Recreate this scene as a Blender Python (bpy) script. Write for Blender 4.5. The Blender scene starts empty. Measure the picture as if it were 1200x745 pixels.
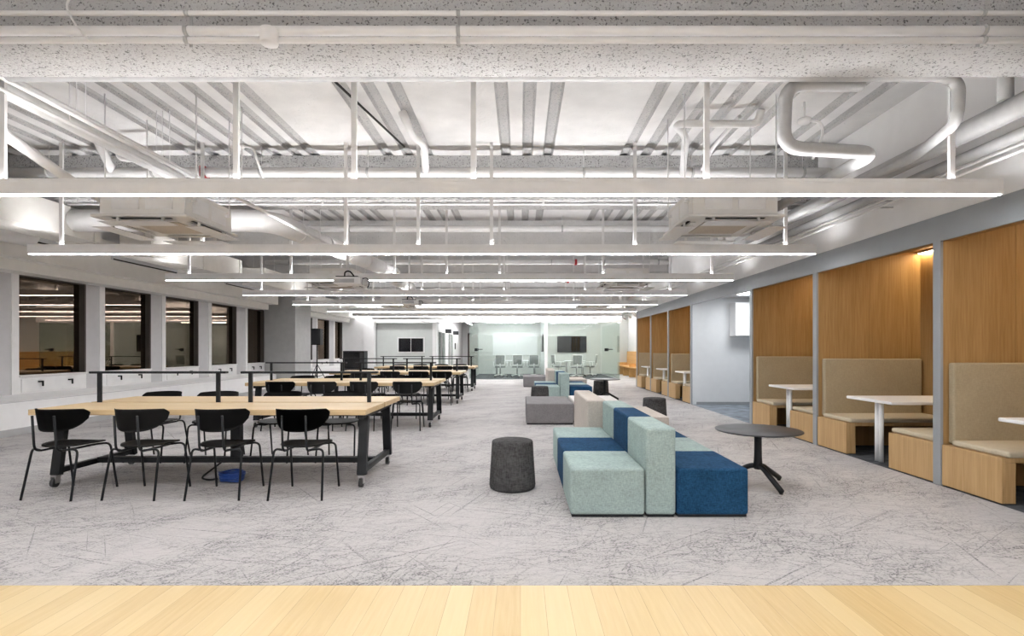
import bpy, bmesh, math, random
from mathutils import Vector, Matrix

random.seed(7)
S = bpy.context.scene
COL = S.collection
PI = math.pi
H = 1.28                      # camera height

# ------------------------------------------------------------------ helpers
class MB:
    """collects shapes into one bmesh"""
    def __init__(s): s.bm = bmesh.new()
    def _mat(s, verts, M):
        if M is not None: bmesh.ops.transform(s.bm, matrix=M, verts=verts)
    def box(s, x0, x1, y0, y1, z0, z1, bevel=0, seg=1, M=None):
        b = bmesh.new()
        v = [b.verts.new((x, y, z)) for x in (x0, x1) for y in (y0, y1) for z in (z0, z1)]
        for f in ((0,1,3,2),(4,6,7,5),(0,4,5,1),(2,3,7,6),(0,2,6,4),(1,5,7,3)):
            b.faces.new([v[i] for i in f])
        if bevel:
            bmesh.ops.bevel(b, geom=b.edges[:], offset=bevel, segments=seg, profile=.5, affect='EDGES')
        if M is not None: b.transform(M)
        s.add(b); return s
    def add(s, b):
        me = bpy.data.meshes.new('t'); b.to_mesh(me); b.free()
        s.bm.from_mesh(me); bpy.data.meshes.remove(me)
    def tube(s, pts, r, seg=10, cap=True, bend=0, n=5):
        """round tube along a polyline, corners rounded with radius bend"""
        pts = [Vector(p) for p in pts]
        if bend and len(pts) > 2:
            out = [pts[0]]
            for i in range(1, len(pts)-1):
                a, c, d = pts[i-1], pts[i], pts[i+1]
                la, ld = (a-c).length, (d-c).length
                k = min(bend, la*.49, ld*.49)
                p0 = c+(a-c).normalized()*k; p1 = c+(d-c).normalized()*k
                for j in range(n+1):
                    t = j/n
                    out.append(p0*(1-t)**2 + c*2*t*(1-t) + p1*t*t)
            out.append(pts[-1]); pts = out
        rings = []; up = None
        for i, p in enumerate(pts):
            t = (pts[min(i+1, len(pts)-1)]-pts[max(i-1, 0)]).normalized()
            if up is None:
                up = t.orthogonal().normalized()
            up = (up - t*up.dot(t)).normalized()
            w = t.cross(up)
            rr = r[i] if isinstance(r, (list, tuple)) and len(r) == len(pts) else (r if not isinstance(r, (list, tuple)) else r[0])
            rings.append([s.bm.verts.new(p+(up*math.cos(2*PI*k/seg)+w*math.sin(2*PI*k/seg))*rr) for k in range(seg)])
        for a, b in zip(rings, rings[1:]):
            for k in range(seg):
                f = s.bm.faces.new((a[k], a[(k+1)%seg], b[(k+1)%seg], b[k])); f.smooth = True
        if cap:
            s.bm.faces.new(rings[0][::-1]); s.bm.faces.new(rings[-1])
        return s
    def lathe(s, prof, seg=40, M=None):
        """prof: (radius, z) from bottom to top"""
        b = bmesh.new(); rings = []
        for r, z in prof:
            rings.append([b.verts.new((r*math.cos(2*PI*k/seg), r*math.sin(2*PI*k/seg), z)) for k in range(seg)])
        for a, c in zip(rings, rings[1:]):
            for k in range(seg):
                f = b.faces.new((a[k], a[(k+1)%seg], c[(k+1)%seg], c[k])); f.smooth = True
        b.faces.new(rings[0][::-1]); b.faces.new(rings[-1])
        if M is not None: b.transform(M)
        s.add(b); return s
    def prism(s, poly, axis, a, b_, bevel=0):
        """poly in the two axes other than axis, extruded from a to b_"""
        b = bmesh.new()
        def pt(u, v, w):
            return {'x': (w, u, v), 'y': (u, w, v), 'z': (u, v, w)}[axis]
        A = [b.verts.new(pt(u, v, a)) for u, v in poly]; B = [b.verts.new(pt(u, v, b_)) for u, v in poly]
        n = len(poly)
        b.faces.new(A); b.faces.new(B[::-1])
        for i in range(n): b.faces.new((A[i], B[i], B[(i+1)%n], A[(i+1)%n]))
        bmesh.ops.recalc_face_normals(b, faces=b.faces[:])
        if bevel: bmesh.ops.bevel(b, geom=b.edges[:], offset=bevel, segments=2, profile=.5, affect='EDGES')
        s.add(b); return s
    def bar(s, p0, p1, w, d, up=(0, 0, 1), bevel=0):
        """rectangular bar from p0 to p1"""
        p0, p1 = Vector(p0), Vector(p1); t = (p1-p0); L = t.length; t.normalize()
        u = Vector(up); x = t.cross(u)
        if x.length < 1e-4: u = Vector((0, 1, 0)); x = t.cross(u)
        x.normalize(); y = x.cross(t)
        M = Matrix((x, y, t)).transposed().to_4x4(); M.translation = p0
        return s.box(-w/2, w/2, -d/2, d/2, 0, L, bevel=bevel, M=M)
    def build(s, name, mat, parent=None, smooth=False, loc=None, rz=0):
        bmesh.ops.recalc_face_normals(s.bm, faces=s.bm.faces[:])
        me = bpy.data.meshes.new(name)
        s.bm.to_mesh(me); s.bm.free()
        for m in (mat if isinstance(mat, (list, tuple)) else [mat]): me.materials.append(m)
        if smooth:
            for p in me.polygons: p.use_smooth = True
        o = bpy.data.objects.new(name, me); COL.objects.link(o)
        if parent is not None: o.parent = parent
        if loc is not None: o.location = loc
        o.rotation_euler.z = rz
        return o

def tag(o, label, cat, group=None, kind=None):
    o['label'] = label; o['category'] = cat
    if group: o['group'] = group
    if kind: o['kind'] = kind
    return o
def thing(name, label, cat, loc=(0, 0, 0), rz=0, group=None):
    o = bpy.data.objects.new(name, None); COL.objects.link(o)
    o.empty_display_size = .1
    o.location = loc; o.rotation_euler.z = rz
    return tag(o, label, cat, group)
def struct(o, label=None, cat=None):
    o['kind'] = 'structure'
    if label: o['label'] = label
    if cat: o['category'] = cat
    return o
def room(name, loc=(0, 0, 0)):
    o = bpy.data.objects.new(name, None); COL.objects.link(o); o.location = loc; o['kind'] = 'structure'
    return o
def dup(root, loc, rz, label=None, group=None):
    r = root.copy(); COL.objects.link(r); r.location = loc; r.rotation_euler.z = rz
    if label: r['label'] = label
    if group: r['group'] = group
    for ch in list(root.children):
        c = ch.copy(); COL.objects.link(c); c.parent = r
        for g in list(ch.children):
            d = g.copy(); COL.objects.link(d); d.parent = c
    return r

# ------------------------------------------------------------------ materials
def mat(name, col, rough=.5, metal=0, spec=.5):
    m = bpy.data.materials.new(name); m.use_nodes = True
    b = m.node_tree.nodes['Principled BSDF']
    b.inputs['Base Color'].default_value = (*col, 1); b.inputs['Roughness'].default_value = rough
    b.inputs['Metallic'].default_value = metal; b.inputs['Specular IOR Level'].default_value = spec
    return m
class NT:
    def __init__(s, m):
        s.t = m.node_tree; s.n = s.t.nodes; s.b = s.n['Principled BSDF']
    def new(s, typ, **kw):
        n = s.n.new(typ)
        for k, v in kw.items(): setattr(n, k, v)
        return n
    def link(s, a, b): s.t.links.new(a, b)
    def coord(s, scale=(1, 1, 1), rot=(0, 0, 0)):
        tc = s.new('ShaderNodeTexCoord'); mp = s.new('ShaderNodeMapping')
        mp.vector_type = 'TEXTURE'                     # rotate first, then scale
        mp.inputs['Scale'].default_value = tuple(1/c for c in scale); mp.inputs['Rotation'].default_value = rot
        s.link(tc.outputs['Object'], mp.inputs[0]); return mp.outputs[0]
    def noise(s, vec, scale, detail=3, rough=.5):
        n = s.new('ShaderNodeTexNoise'); n.inputs['Scale'].default_value = scale
        n.inputs['Detail'].default_value = detail; n.inputs['Roughness'].default_value = rough
        s.link(vec, n.inputs['Vector']); return n.outputs['Fac']
    def ramp(s, fac, a, b, ca=(0, 0, 0), cb=(1, 1, 1)):
        r = s.new('ShaderNodeValToRGB'); e = r.color_ramp.elements
        e[0].position = a; e[1].position = b; e[0].color = (*ca, 1); e[1].color = (*cb, 1)
        s.link(fac, r.inputs[0]); return r.outputs[0]
    def math(s, op, a, b):
        n = s.new('ShaderNodeMath', operation=op)
        for i, v in enumerate((a, b)):
            if isinstance(v, (int, float)): n.inputs[i].default_value = v
            else: s.link(v, n.inputs[i])
        return n.outputs[0]
    def mix(s, fac, a, b):
        n = s.new('ShaderNodeMix', data_type='RGBA')
        for k, v in ((0, fac), (6, a), (7, b)):
            if isinstance(v, (int, float)): n.inputs[k].default_value = v
            elif isinstance(v, tuple): n.inputs[k].default_value = (*v, 1)
            else: s.link(v, n.inputs[k])
        return n.outputs[2]
    def bump(s, h, strength, dist):
        b = s.new('ShaderNodeBump'); b.inputs['Strength'].default_value = strength; b.inputs['Distance'].default_value = dist
        s.link(h, b.inputs['Height']); s.link(b.outputs[0], s.b.inputs['Normal'])

def fireproof(name, base, pit, scale=38, amount=.40, bump=.6):
    m = mat(name, base, .95, spec=.1); t = NT(m)
    v = t.coord()
    n1 = t.noise(v, scale, 4, .65); n2 = t.noise(v, 2.2, 3)
    pits = t.ramp(n1, amount-.06, amount)          # black where pits
    big = t.ramp(n2, .3, .7, tuple(c*.88 for c in base), tuple(min(1, c*1.06) for c in base))
    t.link(t.mix(pits, pit, big), t.b.inputs['Base Color'])
    n3 = t.noise(v, scale*.35, 3, .6)
    t.bump(t.math('ADD', t.math('MULTIPLY', n1, .5), t.math('MULTIPLY', n3, .8)), bump, .035)
    return m
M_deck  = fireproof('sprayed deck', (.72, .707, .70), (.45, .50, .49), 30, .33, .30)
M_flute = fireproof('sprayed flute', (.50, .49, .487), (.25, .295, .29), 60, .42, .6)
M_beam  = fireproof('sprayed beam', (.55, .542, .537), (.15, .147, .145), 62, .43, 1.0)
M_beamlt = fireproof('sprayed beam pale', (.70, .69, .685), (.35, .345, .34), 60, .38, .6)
def plain(name, col, rough=.5, var=.04, metal=0, scale=6, spec=.5):
    m = mat(name, col, rough, metal, spec); t = NT(m)
    n = t.noise(t.coord(), scale, 3)
    t.link(t.ramp(n, .3, .7, tuple(c*(1-var) for c in col), tuple(min(1, c*(1+var)) for c in col)), t.b.inputs['Base Color'])
    return m
M_white   = plain('white paint', (.81, .80, .795), .55)
M_pipe    = plain('pipe white', (.80, .79, .785), .45)
M_insul   = plain('insulated pipe grey', (.37, .366, .362), .7, .07, scale=14)
M_wallw   = plain('wall white', (.87, .86, .855), .7, .02)
M_grey    = plain('fascia grey', (.27, .285, .30), .6, .03)
M_alcove  = plain('alcove paint', (.66, .675, .69), .5, .02)
M_colgrey = plain('column grey', (.40, .40, .395), .8, .05)
M_cream   = plain('bulkhead cream', (.82, .80, .76), .6, .03)
M_ac      = plain('cassette white', (.76, .74, .71), .45, .02)
M_black   = plain('black metal', (.008, .009, .0105), .5, .1, spec=.25)
M_blackply= plain('black plywood', (.007, .007, .007), .6, .15, spec=.22)
M_char    = plain('black charcoal tabletop', (.024, .025, .028), .4, .1)
M_dark    = plain('dark slot', (.015, .014, .013), .8)
M_brown   = plain('window reveal brown', (.055, .045, .038), .6, .1)
M_chrome  = mat('steel', (.55, .55, .55), .3, 1)
M_rubber  = plain('rubber', (.02, .02, .02), .7)
M_pier    = plain('pier grey', (.54, .53, .54), .7, .03)
M_red     = plain('red tag', (.35, .01, .015), .5)
M_blue    = plain('blue cable', (.01, .045, .22), .45)
M_grille  = plain('filter tan', (.47, .41, .34), .8, .1, scale=60)
M_tablew  = plain('table white', (.82, .82, .83), .35, .01)
M_mesh    = plain('chair mesh grey', (.30, .31, .31), .8, .1, scale=80)
M_plast   = plain('chair plastic light', (.80, .80, .80), .5)
M_screen  = mat('screen', (.008, .008, .010), .12)
M_rug     = plain('dark carpet', (.075, .08, .088), .95, .35, scale=9, spec=.1)
M_rugblue = plain('alcove carpet', (.20, .225, .26), .95, .3, scale=5, spec=.1)
M_metalgrey = plain('grey metal', (.42, .42, .42), .4)
M_pink    = plain('door brown', (.30, .20, .17), .6)

def emit(name, col, st):
    m = bpy.data.materials.new(name); m.use_nodes = True
    n = m.node_tree.nodes; n.clear()
    e = n.new('ShaderNodeEmission'); o = n.new('ShaderNodeOutputMaterial')
    e.inputs[0].default_value = (*col, 1); e.inputs[1].default_value = st
    m.node_tree.links.new(e.outputs[0], o.inputs[0]); return m
M_glow_dn = emit('diffuser down', (.985, .985, 1), 44)
M_glow_up = emit('diffuser up', (.985, .985, 1), 44)
M_glow_fill = emit('fill diffuser', (.98, .985, 1), 260)  # for the added fill lights behind the camera
M_glow_far = emit('far wash diffuser', (.99, .99, 1), 85)
M_glow_room = emit('room diffuser', (.97, 1, .985), 40)
M_led     = emit('led warm', (1, .78, .46), 55)
M_spot    = emit('downlight', (.92, .97, 1), 60)

def glass(name, tint, refl, rough=.0, gc=(.95, .97, .96, 1)):
    m = bpy.data.materials.new(name); m.use_nodes = True
    t = m.node_tree; n = t.nodes; n.clear()
    tr = n.new('ShaderNodeBsdfTransparent'); gl = n.new('ShaderNodeBsdfGlossy'); mx = n.new('ShaderNodeMixShader')
    lw = n.new('ShaderNodeLayerWeight'); lw.inputs[0].default_value = .5      # facing: same from both sides of the pane
    pw = n.new('ShaderNodeMath'); pw.operation = 'POWER'; pw.inputs[1].default_value = 5
    ma = n.new('ShaderNodeMath'); ma.operation = 'MULTIPLY_ADD'; ma.inputs[1].default_value = .55; ma.inputs[2].default_value = refl
    t.links.new(lw.outputs['Facing'], pw.inputs[0]); t.links.new(pw.outputs[0], ma.inputs[0])
    o = n.new('ShaderNodeOutputMaterial')
    tr.inputs[0].default_value = (*tint, 1); gl.inputs[0].default_value = gc; gl.inputs[1].default_value = rough
    t.links.new(ma.outputs[0], mx.inputs[0]); t.links.new(tr.outputs[0], mx.inputs[1]); t.links.new(gl.outputs[0], mx.inputs[2])
    t.links.new(mx.outputs[0], o.inputs[0]); return m
M_glass = glass('clear glass', (.93, .965, .95), .045)
M_window = glass('night window glass', (.25, .23, .2), .17, .01, (.80, .63, .50, 1))
M_acryl = plain('deflector plastic', (.66, .65, .64), .35, .02)

def wood(name, c0, c1, axis='z', grain=1.0, rough=.5, seed=0, per=False):
    m = mat(name, c0, rough, spec=.3); t = NT(m)
    sc = {'z': (26, 26, 1.1), 'x': (1.1, 26, 26), 'y': (26, 1.1, 26)}[axis]
    v = t.coord(tuple(s*grain for s in sc))
    n1 = t.noise(v, 2.2, 5, .6)
    v2 = t.coord(tuple(s*grain*.22 for s in sc))
    n2 = t.noise(v2, 1.6, 3, .5)
    f = t.math('ADD', t.math('MULTIPLY', n1, .6), t.math('MULTIPLY', n2, .4))
    t.link(t.ramp(f, .36, .64, c0, c1), t.b.inputs['Base Color'])
    t.bump(n1, .08, .004)
    return m
M_oak   = wood('oak panel', (.27, .155, .058), (.385, .235, .098), 'z')
M_oakb  = wood('oak bench', (.38, .235, .10), (.50, .33, .16), 'z')
M_oakx  = wood('oak trim', (.25, .14, .052), (.35, .205, .085), 'y')
M_ash   = wood('ash tabletop', (.47, .335, .175), (.60, .455, .275), 'x', .8, .4)
M_orange= wood('honey wood', (.60, .32, .11), (.74, .44, .18), 'y')

def cloth(name, c, c2=None, scale=160, var=.22):
    m = mat(name, c, .95, spec=.1); t = NT(m)
    c2 = c2 or tuple(min(1, x*(1+var)) for x in c)
    a = t.noise(t.coord((1, 1, .25)), scale, 2); b = t.noise(t.coord((.25, .25, 1)), scale, 2); g = t.noise(t.coord(), 7, 2)
    f = t.math('ADD', t.math('MULTIPLY', t.math('ADD', a, b), .4), t.math('MULTIPLY', g, .2))
    t.link(t.ramp(f, .36, .64, tuple(x*(1-var) for x in c), c2), t.b.inputs['Base Color'])
    t.bump(f, .35, .004)
    return m
M_teal  = cloth('teal fabric', (.30, .375, .357))
M_blue_f= cloth('navy fabric', (.0088, .040, .091), (.020, .071, .153), var=.35)
M_beige = cloth('beige fabric', (.46, .42, .38), var=.12)
M_gfab  = cloth('grey fabric', (.20, .192, .196), var=.2)
M_pale  = cloth('pale grey fabric', (.58, .555, .535), var=.1)
M_felt  = cloth('charcoal felt', (.055, .054, .054), var=.55, scale=90)
M_tan   = cloth('tan upholstery', (.36, .30, .205), var=.10, scale=110)
M_tanl  = cloth('tan cushion', (.50, .44, .335), var=.06, scale=110)

def carpet():
    m = mat('loop carpet', (.5, .48, .47), .95, spec=.08); t = NT(m)
    def mx(p, q): return q if p is None else t.math('MAXIMUM', p, q)
    dash = None                                     # short broken dashes in several directions
    for rot, sl, ss, th in ((.30, 4.5, 30, .57), (-.45, 4, 34, .58), (.95, 5, 30, .585), (1.5, 4, 28, .59), (.05, 3.5, 36, .575)):
        n = t.noise(t.coord((sl, ss, 1), (0, 0, rot)), 1.0, 4, .65)
        dash = mx(dash, t.ramp(n, th-.05, th+.04))
    lines = None                                    # sparse long scratches
    for rot, sl, ss, th in ((.62, .55, 42, .66), (2.25, .5, 44, .665), (1.25, .6, 40, .665), (-.2, .6, 46, .66), (2.8, .5, 40, .67)):
        n = t.noise(t.coord((sl, ss, 1), (0, 0, rot)), 1.0, 2, .5)
        lines = mx(lines, t.ramp(n, th-.01, th+.03))
    big = t.ramp(t.noise(t.coord((.7, 1.3, 1), (0, 0, .5)), 1.5, 5, .65), .40, .60)
    fine = t.ramp(t.noise(t.coord((1, 1.6, 1)), 60, 4, .8), .45, .54)
    f = t.math('MULTIPLY', dash, t.math('ADD', .22, t.math('MULTIPLY', big, .78)))
    f = t.math('MAXIMUM', f, t.math('MULTIPLY', lines, .9))
    f = t.math('MULTIPLY', f, t.math('ADD', .08, t.math('MULTIPLY', fine, .92)))
    f = t.math('MAXIMUM', f, t.math('MULTIPLY', t.math('MULTIPLY', big, fine), .20))
    base = t.mix(t.noise(t.coord(), 220, 2, .7), (.40, .380, .374), (.55, .527, .52))
    t.link(t.mix(f, base, (.115, .115, .12)), t.b.inputs['Base Color'])
    t.bump(t.noise(t.coord(), 150, 2), .4, .006)
    return m
M_carpet = carpet()
def planks():
    m = mat('plank floor', (.7, .5, .3), .32, spec=.4); t = NT(m)
    v = t.coord((1, 1, 1), (0, 0, PI/2))
    br = t.new('ShaderNodeTexBrick'); br.offset = .37; br.offset_frequency = 2
    br.inputs['Scale'].default_value = 1; br.inputs['Brick Width'].default_value = 1.1; br.inputs['Row Height'].default_value = .125
    br.inputs['Mortar Size'].default_value = .0012; br.inputs['Color1'].default_value = (.55, .385, .175, 1)
    br.inputs['Color2'].default_value = (.68, .525, .285, 1); br.inputs['Mortar'].default_value = (.38, .24, .11, 1)
    br.inputs['Bias'].default_value = .1
    t.link(v, br.inputs['Vector'])
    g = t.noise(t.coord((30, 1.6, 1)), 1.6, 4, .6)
    t.link(t.mix(t.ramp(g, .35, .7), br.outputs['Color'], t.mix(.35, br.outputs['Color'], (.75, .60, .35))), t.b.inputs['Base Color'])
    return m
M_plank = planks()

# ------------------------------------------------------------------ camera, world, view
cam = bpy.data.cameras.new('camera'); co = bpy.data.objects.new('camera', cam); COL.objects.link(co)
co.location = (0, 0, H); co.rotation_euler = (PI/2, 0, 0)
cam.sensor_width = 36; cam.lens = 18.6; cam.shift_x = -10/1200; cam.shift_y = 36/1200; cam.clip_start = .05; cam.clip_end = 200
S.camera = co
w = bpy.data.worlds.new('night'); S.world = w; w.use_nodes = True
w.node_tree.nodes['Background'].inputs[0].default_value = (.10, .09, .08, 1); w.node_tree.nodes['Background'].inputs[1].default_value = .1
S.view_settings.view_transform = 'Standard'; S.view_settings.look = 'None'; S.view_settings.gamma = 1
S.view_settings.use_curve_mapping = False; S.view_settings.exposure = .32
S.cycles.max_bounces = 8; S.cycles.diffuse_bounces = 5; S.cycles.transparent_max_bounces = 12
S.cycles.sample_clamp_indirect = 6; S.cycles.caustics_reflective = False; S.cycles.caustics_refractive = False

# ------------------------------------------------------------------ shell
ZD, ZB = 3.84, 3.20           # deck underside, beam underside
XR, XL, YB, YE = 3.93, -7.85, -4.5, 34.0
BEAMS = [-.25+3.57*k for k in range(-1, 8)]

struct(MB().box(XL-.3, XR, 2.865, 34, -.1, 0).build('floor', M_carpet))
struct(MB().box(XL-.3, 5.6, YB, .896, -.1, 0).build('floor', M_carpet))
struct(MB().box(XL-.3, 5.6, .9, 2.862, -.1, 0).build('floor', M_plank), 'pale wood plank floor strip along the front edge', 'floor')
struct(MB().box(XR+.002, 5.5, 2.868, 9.0, -.1, 0).build('floor', M_rug))
struct(MB().box(XR+.002, 7.3, 9.004, 12.3, -.1, 0).build('floor', M_rugblue))
struct(MB().box(XR+.002, 5.6, 12.304, 17.98, -.1, 0).build('floor', M_rug))
struct(MB().box(XR+.002, 5.6, 17.984, 34, -.1, 0).build('floor', M_carpet))
struct(MB().box(-2.1, 4.1, 22.05, 26.75, 0, .006).build('floor', M_rug))

# deck with flutes running away from the camera
FL = [-7.0, -6.73, -6.46, -5.9, -5.63, -5.36, -4.3, -4.03, -3.76, -3.49, -3.22, -2.95, -2.72, -1.75, -1.48, -1.22,
      -.19, .09, .36, 1.38, 1.65, 1.92, 2.19, 2.46, 2.73, 3.3, 3.57]
def deck():
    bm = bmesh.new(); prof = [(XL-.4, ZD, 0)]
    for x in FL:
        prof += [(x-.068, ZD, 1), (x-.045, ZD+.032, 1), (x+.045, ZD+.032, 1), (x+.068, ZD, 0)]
    prof.append((7.4, ZD, 0))
    ya, yb = YB, YE
    A = [bm.verts.new((p[0], ya, p[1])) for p in prof]; B = [bm.verts.new((p[0], yb, p[1])) for p in prof]
    for i in range(len(prof)-1):
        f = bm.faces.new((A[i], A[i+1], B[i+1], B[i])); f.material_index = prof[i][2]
    T = [bm.verts.new((x, y, ZD+.2)) for x, y in ((XL-.4, ya), (7.4, ya), (7.4, yb), (XL-.4, yb))]
    bm.faces.new(T)
    bm.faces.new((A[0], B[0], T[3], T[0])); bm.faces.new((A[-1], B[-1], T[2], T[1]))
    bm.faces.new(A+[T[1], T[0]]); bm.faces.new(B+[T[2], T[3]])
    m = MB(); m.bm.free(); m.bm = bm
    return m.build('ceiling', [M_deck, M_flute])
struct(deck())
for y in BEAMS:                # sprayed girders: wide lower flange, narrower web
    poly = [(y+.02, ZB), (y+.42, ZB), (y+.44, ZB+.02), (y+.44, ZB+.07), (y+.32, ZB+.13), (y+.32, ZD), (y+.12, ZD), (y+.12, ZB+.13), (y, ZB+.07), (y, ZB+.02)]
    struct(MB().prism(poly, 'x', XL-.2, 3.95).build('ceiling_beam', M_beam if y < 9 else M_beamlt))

struct(MB().box(XL-.4, 7.4, YB-.15, YB, 0, ZD+.2).build('wall_back', M_wallw))
struct(MB().box(XL-.4, 7.4, YE, YE+.15, 0, ZD+.2).build('wall_front', M_wallw))

# ---- left window wall
WIN = [(4.85, 6.12), (6.56, 7.83), (8.27, 9.56), (9.98, 11.24), (11.69, 12.90), (13.43, 14.63), (15.2, 16.2),
       (18.75, 19.95), (20.45, 21.70), (22.35, 23.3)]
WIN = [(-3.8, -2.5), (-2.05, -.75), (-.3, 1.0), (1.42, 2.7), (3.13, 4.41)] + WIN
ZS, ZH = .86, 2.46
wl = MB()
wl.box(XL-.35, XL, YB, YE, 0, .55)
wl.box(XL-.35, XL, YB, YE, ZH, ZD)
wl.build('wall_left', M_wallw)['kind'] = 'structure'
prev = YB
n = 0
for a, b in WIN:
    struct(MB().box(XL-.35, XL, prev, a-.12, .55, ZH).build('wall_left', M_pier))
    prev = b
    n += 1
    r = room('window_%d' % n, (XL, a, ZS))
    L = b-a
    MB().box(-.30, .012, -.12, 0, -.30, ZH-ZS).build('window_frame', M_white, r)
    MB().box(-.30, -.001, L-.03, L, 0, ZH-ZS).box(-.30, -.001, 0, L-.03, ZH-ZS-.03, ZH-ZS).build('window_reveal', M_brown, r)
    MB().box(-.112, -.10, .001, L-.031, .002, ZH-ZS-.031).build('window_pane', M_window, r)
    MB().box(-.30, .03, 0, L, -.03, 0, bevel=.006).build('window_sill', M_white, r)
    p = MB().box(-.2, .004, 0, L, -.31, -.03); p.box(-.01, .016, .04, L-.04, -.27, -.06, bevel=.004)
    p.build('vent_panel', M_white, r)
    for hy in (.28*L, .72*L):
        h = MB().box(.016, .05, hy-.045, hy+.035, -.125, -.10, bevel=.004); h.box(.03, .05, hy+.012, hy+.035, -.19, -.11, bevel=.004)
        h.build('latch_handle', M_black, r)
struct(MB().box(XL-.35, XL, prev, YE, .55, ZH).build('wall_left', M_pier))
# low cabinet in front of the window wall, its ledge sloping up to the panels
struct(MB().prism([(XL, 0), (-7.47, 0), (-7.47, .50), (XL, .57)], 'y', YB, 16.19).build('trim_1', M_wallw))
struct(MB().prism([(XL, 0), (-7.47, 0), (-7.47, .50), (XL, .57)], 'y', 17.41, 23.39).build('trim_2', M_wallw))
struct(MB().box(-7.469, -7.455, YB, 16.19, 0, .10).build('baseboard_left', M_metalgrey))
struct(MB().box(-7.469, -7.465, YB, 16.19, .485, .493).build('trim_3', M_pier))
# bulkhead over the windows: lower step and deeper upper box
for i, (ya, yb) in enumerate(((YB, 15.9), (17.42, 23.38))):
    struct(MB().box(XL, -7.5, ya, yb-.15, 2.44, 2.60).build('trim_%d' % (4+2*i), M_cream))
    struct(MB().box(XL, -7.28, ya, yb, 2.60, 3.19).build('trim_%d' % (5+2*i), M_cream))
# column beside the windows
struct(MB().box(-7.84, -6.9, 16.2, 17.4, 0, ZD-.001).build('column', M_colgrey))
# slot diffusers on the bulkhead face
for i, y in enumerate((3.8, 6.6, 9.4, 13.0)):
    t = thing('slot_diffuser', ['slim grey air slot on the window bulkhead above the first windows', 'slim grey air slot on the window bulkhead beneath the spiral duct',
        'slim grey air slot on the window bulkhead over the middle windows', 'slim grey air slot on the window bulkhead near the grey column'][i], 'air vent', (-7.279, y, 2.95), 0, 'air slots on the window bulkhead')
    MB().box(0, .02, 0, 1.8, -.085, .07, bevel=.004).build('frame', M_alcove, t)
    MB().box(.021, .024, .03, 1.77, -.083, -.06).build('slot', M_dark, t)

# ---- end of the room, left half
struct(MB().box(XL, -6.9, 23.4, 23.6, 0, ZD-.001).build('wall_end', M_wallw))
struct(MB().box(-6.9, -6.45, 23.25, 23.6, 0, 2.55).build('trim_8', M_wallw))
struct(MB().box(-6.9, -3.72, 23.4, 23.6, 2.42, ZD-.001).build('wall_end', M_wallw))
struct(MB().box(-6.45, -3.9, 23.72, 23.8, 0, 2.5).build('wall_end', plain('pale green grey', (.60, .625, .605), .7, .02)))
# meeting room side wall with glazed doors, running away
wr = MB(); wr.box(-3.9, -3.72, 23.4, 23.9, 0, 2.42)
wr.box(-3.9, -3.72, 23.9, 33.9, 2.12, ZD-.001); wr.box(-3.9, -3.72, 26.2, 27.2, 0, 2.12); wr.box(-3.9, -3.72, 29.2, 33.9, 0, 2.12)
struct(wr.build('wall_corridor', M_wallw))
for k, (a, b) in enumerate(((23.9, 26.2), (27.2, 29.2))):
    d = room('door_%d' % (k+1), (-3.72, a, 0)); L = b-a
    f = MB()
    for q in (0, L/2-.03, L-.06): f.box(-.1, .01, q, q+.06, 0, 2.11)
    f.box(-.1, .01, 0, L, 2.05, 2.11); f.build('door_frame', M_white, d)
    MB().box(-.06, -.05, .06, L-.06, .01, 2.05).build('door_pane', glass('frosted %d' % k, (.80, .84, .82), .05, .25), d)
    MB().tube([(.05, L*.42, .85), (.05, L*.42, 1.35)], .014).build('door_handle', M_metalgrey, d)
    s_ = MB().box(-3.72, -3.42, b-.05, b+.0, 2.05, 2.25).build('door_sign', M_char)
    tag(s_, ['small dark sign over the nearer glazed corridor door', 'small dark sign over the farther glazed corridor door'][k], 'sign', 'signs over the corridor doors')
tag(MB().box(-3.719, -3.69, 29.9, 30.15, 1.25, 1.6).build('wall_switch', M_char), 'small dark control panel on the white corridor wall', 'switch')
d = room('door_3', (-3.3, 33.9, 0)); MB().box(0, .9, 0, .09, 0, 2.2).build('door_leaf', M_pink, d)
MB().box(-.08, 0, -.02, .09, 0, 2.28).box(.9, .98, -.02, .09, 0, 2.28).box(-.08, .98, -.02, .09, 2.2, 2.28).build('door_frame', M_brown, d)
struct(MB().box(XL, -3.9, 33.0, 33.2, 0, ZD).build('wall_corridor', M_wallw))

# ---- glass meeting rooms
GX0, GXM, GX1, GY0, GY1, GZ = -2.12, 1.06, 4.12, 22.0, 26.8, 2.38
struct(MB().box(-3.72, 4.2, GY0-.06, GY0+.06, GZ, ZD-.001).build('wall_glassroom', M_wallw))
struct(MB().box(GX0-.03, 5.55, GY1, GY1+.12, 0, ZD-.001).build('wall_glassroom', plain('glass room back', (.62, .63, .61), .6, .02)))
struct(MB().box(GXM-.06, GXM+.06, GY0-.05, GY0+.05, 0, GZ).build('trim_9', M_white))
struct(MB().box(GXM-.04, GXM+.04, GY0+.05, GY1, 0, ZD-.001).build('wall_glassroom', plain('glass room divider', (.66, .67, .66), .6, .02)))
struct(MB().box(GX0, GX1, GY0+.06, GY1, 2.75, 2.8).build('ceiling', M_wallw), None)
def pane(x0, x1, y0, y1, n):
    r = room('window_%d' % n, (x0, y0, 0))
    X, Y = x1-x0, y1-y0
    MB().box(0, X, 0, Y, .02, GZ-.002).build('glass_panel', M_glass, r)
    MB().box(-.004, X+.004, -.004, Y+.004, 0, .02).build('floor_channel', M_metalgrey, r)
n0 = 21
for k, (a, b) in enumerate(((GX0, -1.5), (-1.49, -.2), (-.19, GXM-.061), (GXM+.061, 2.3), (2.31, 3.4), (3.41, GX1))):
    pane(a, b, GY0-.006, GY0+.006, n0+k)
pane(GX0-.006, GX0+.006, GY0+.01, GY1-.01, n0+6)
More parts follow.
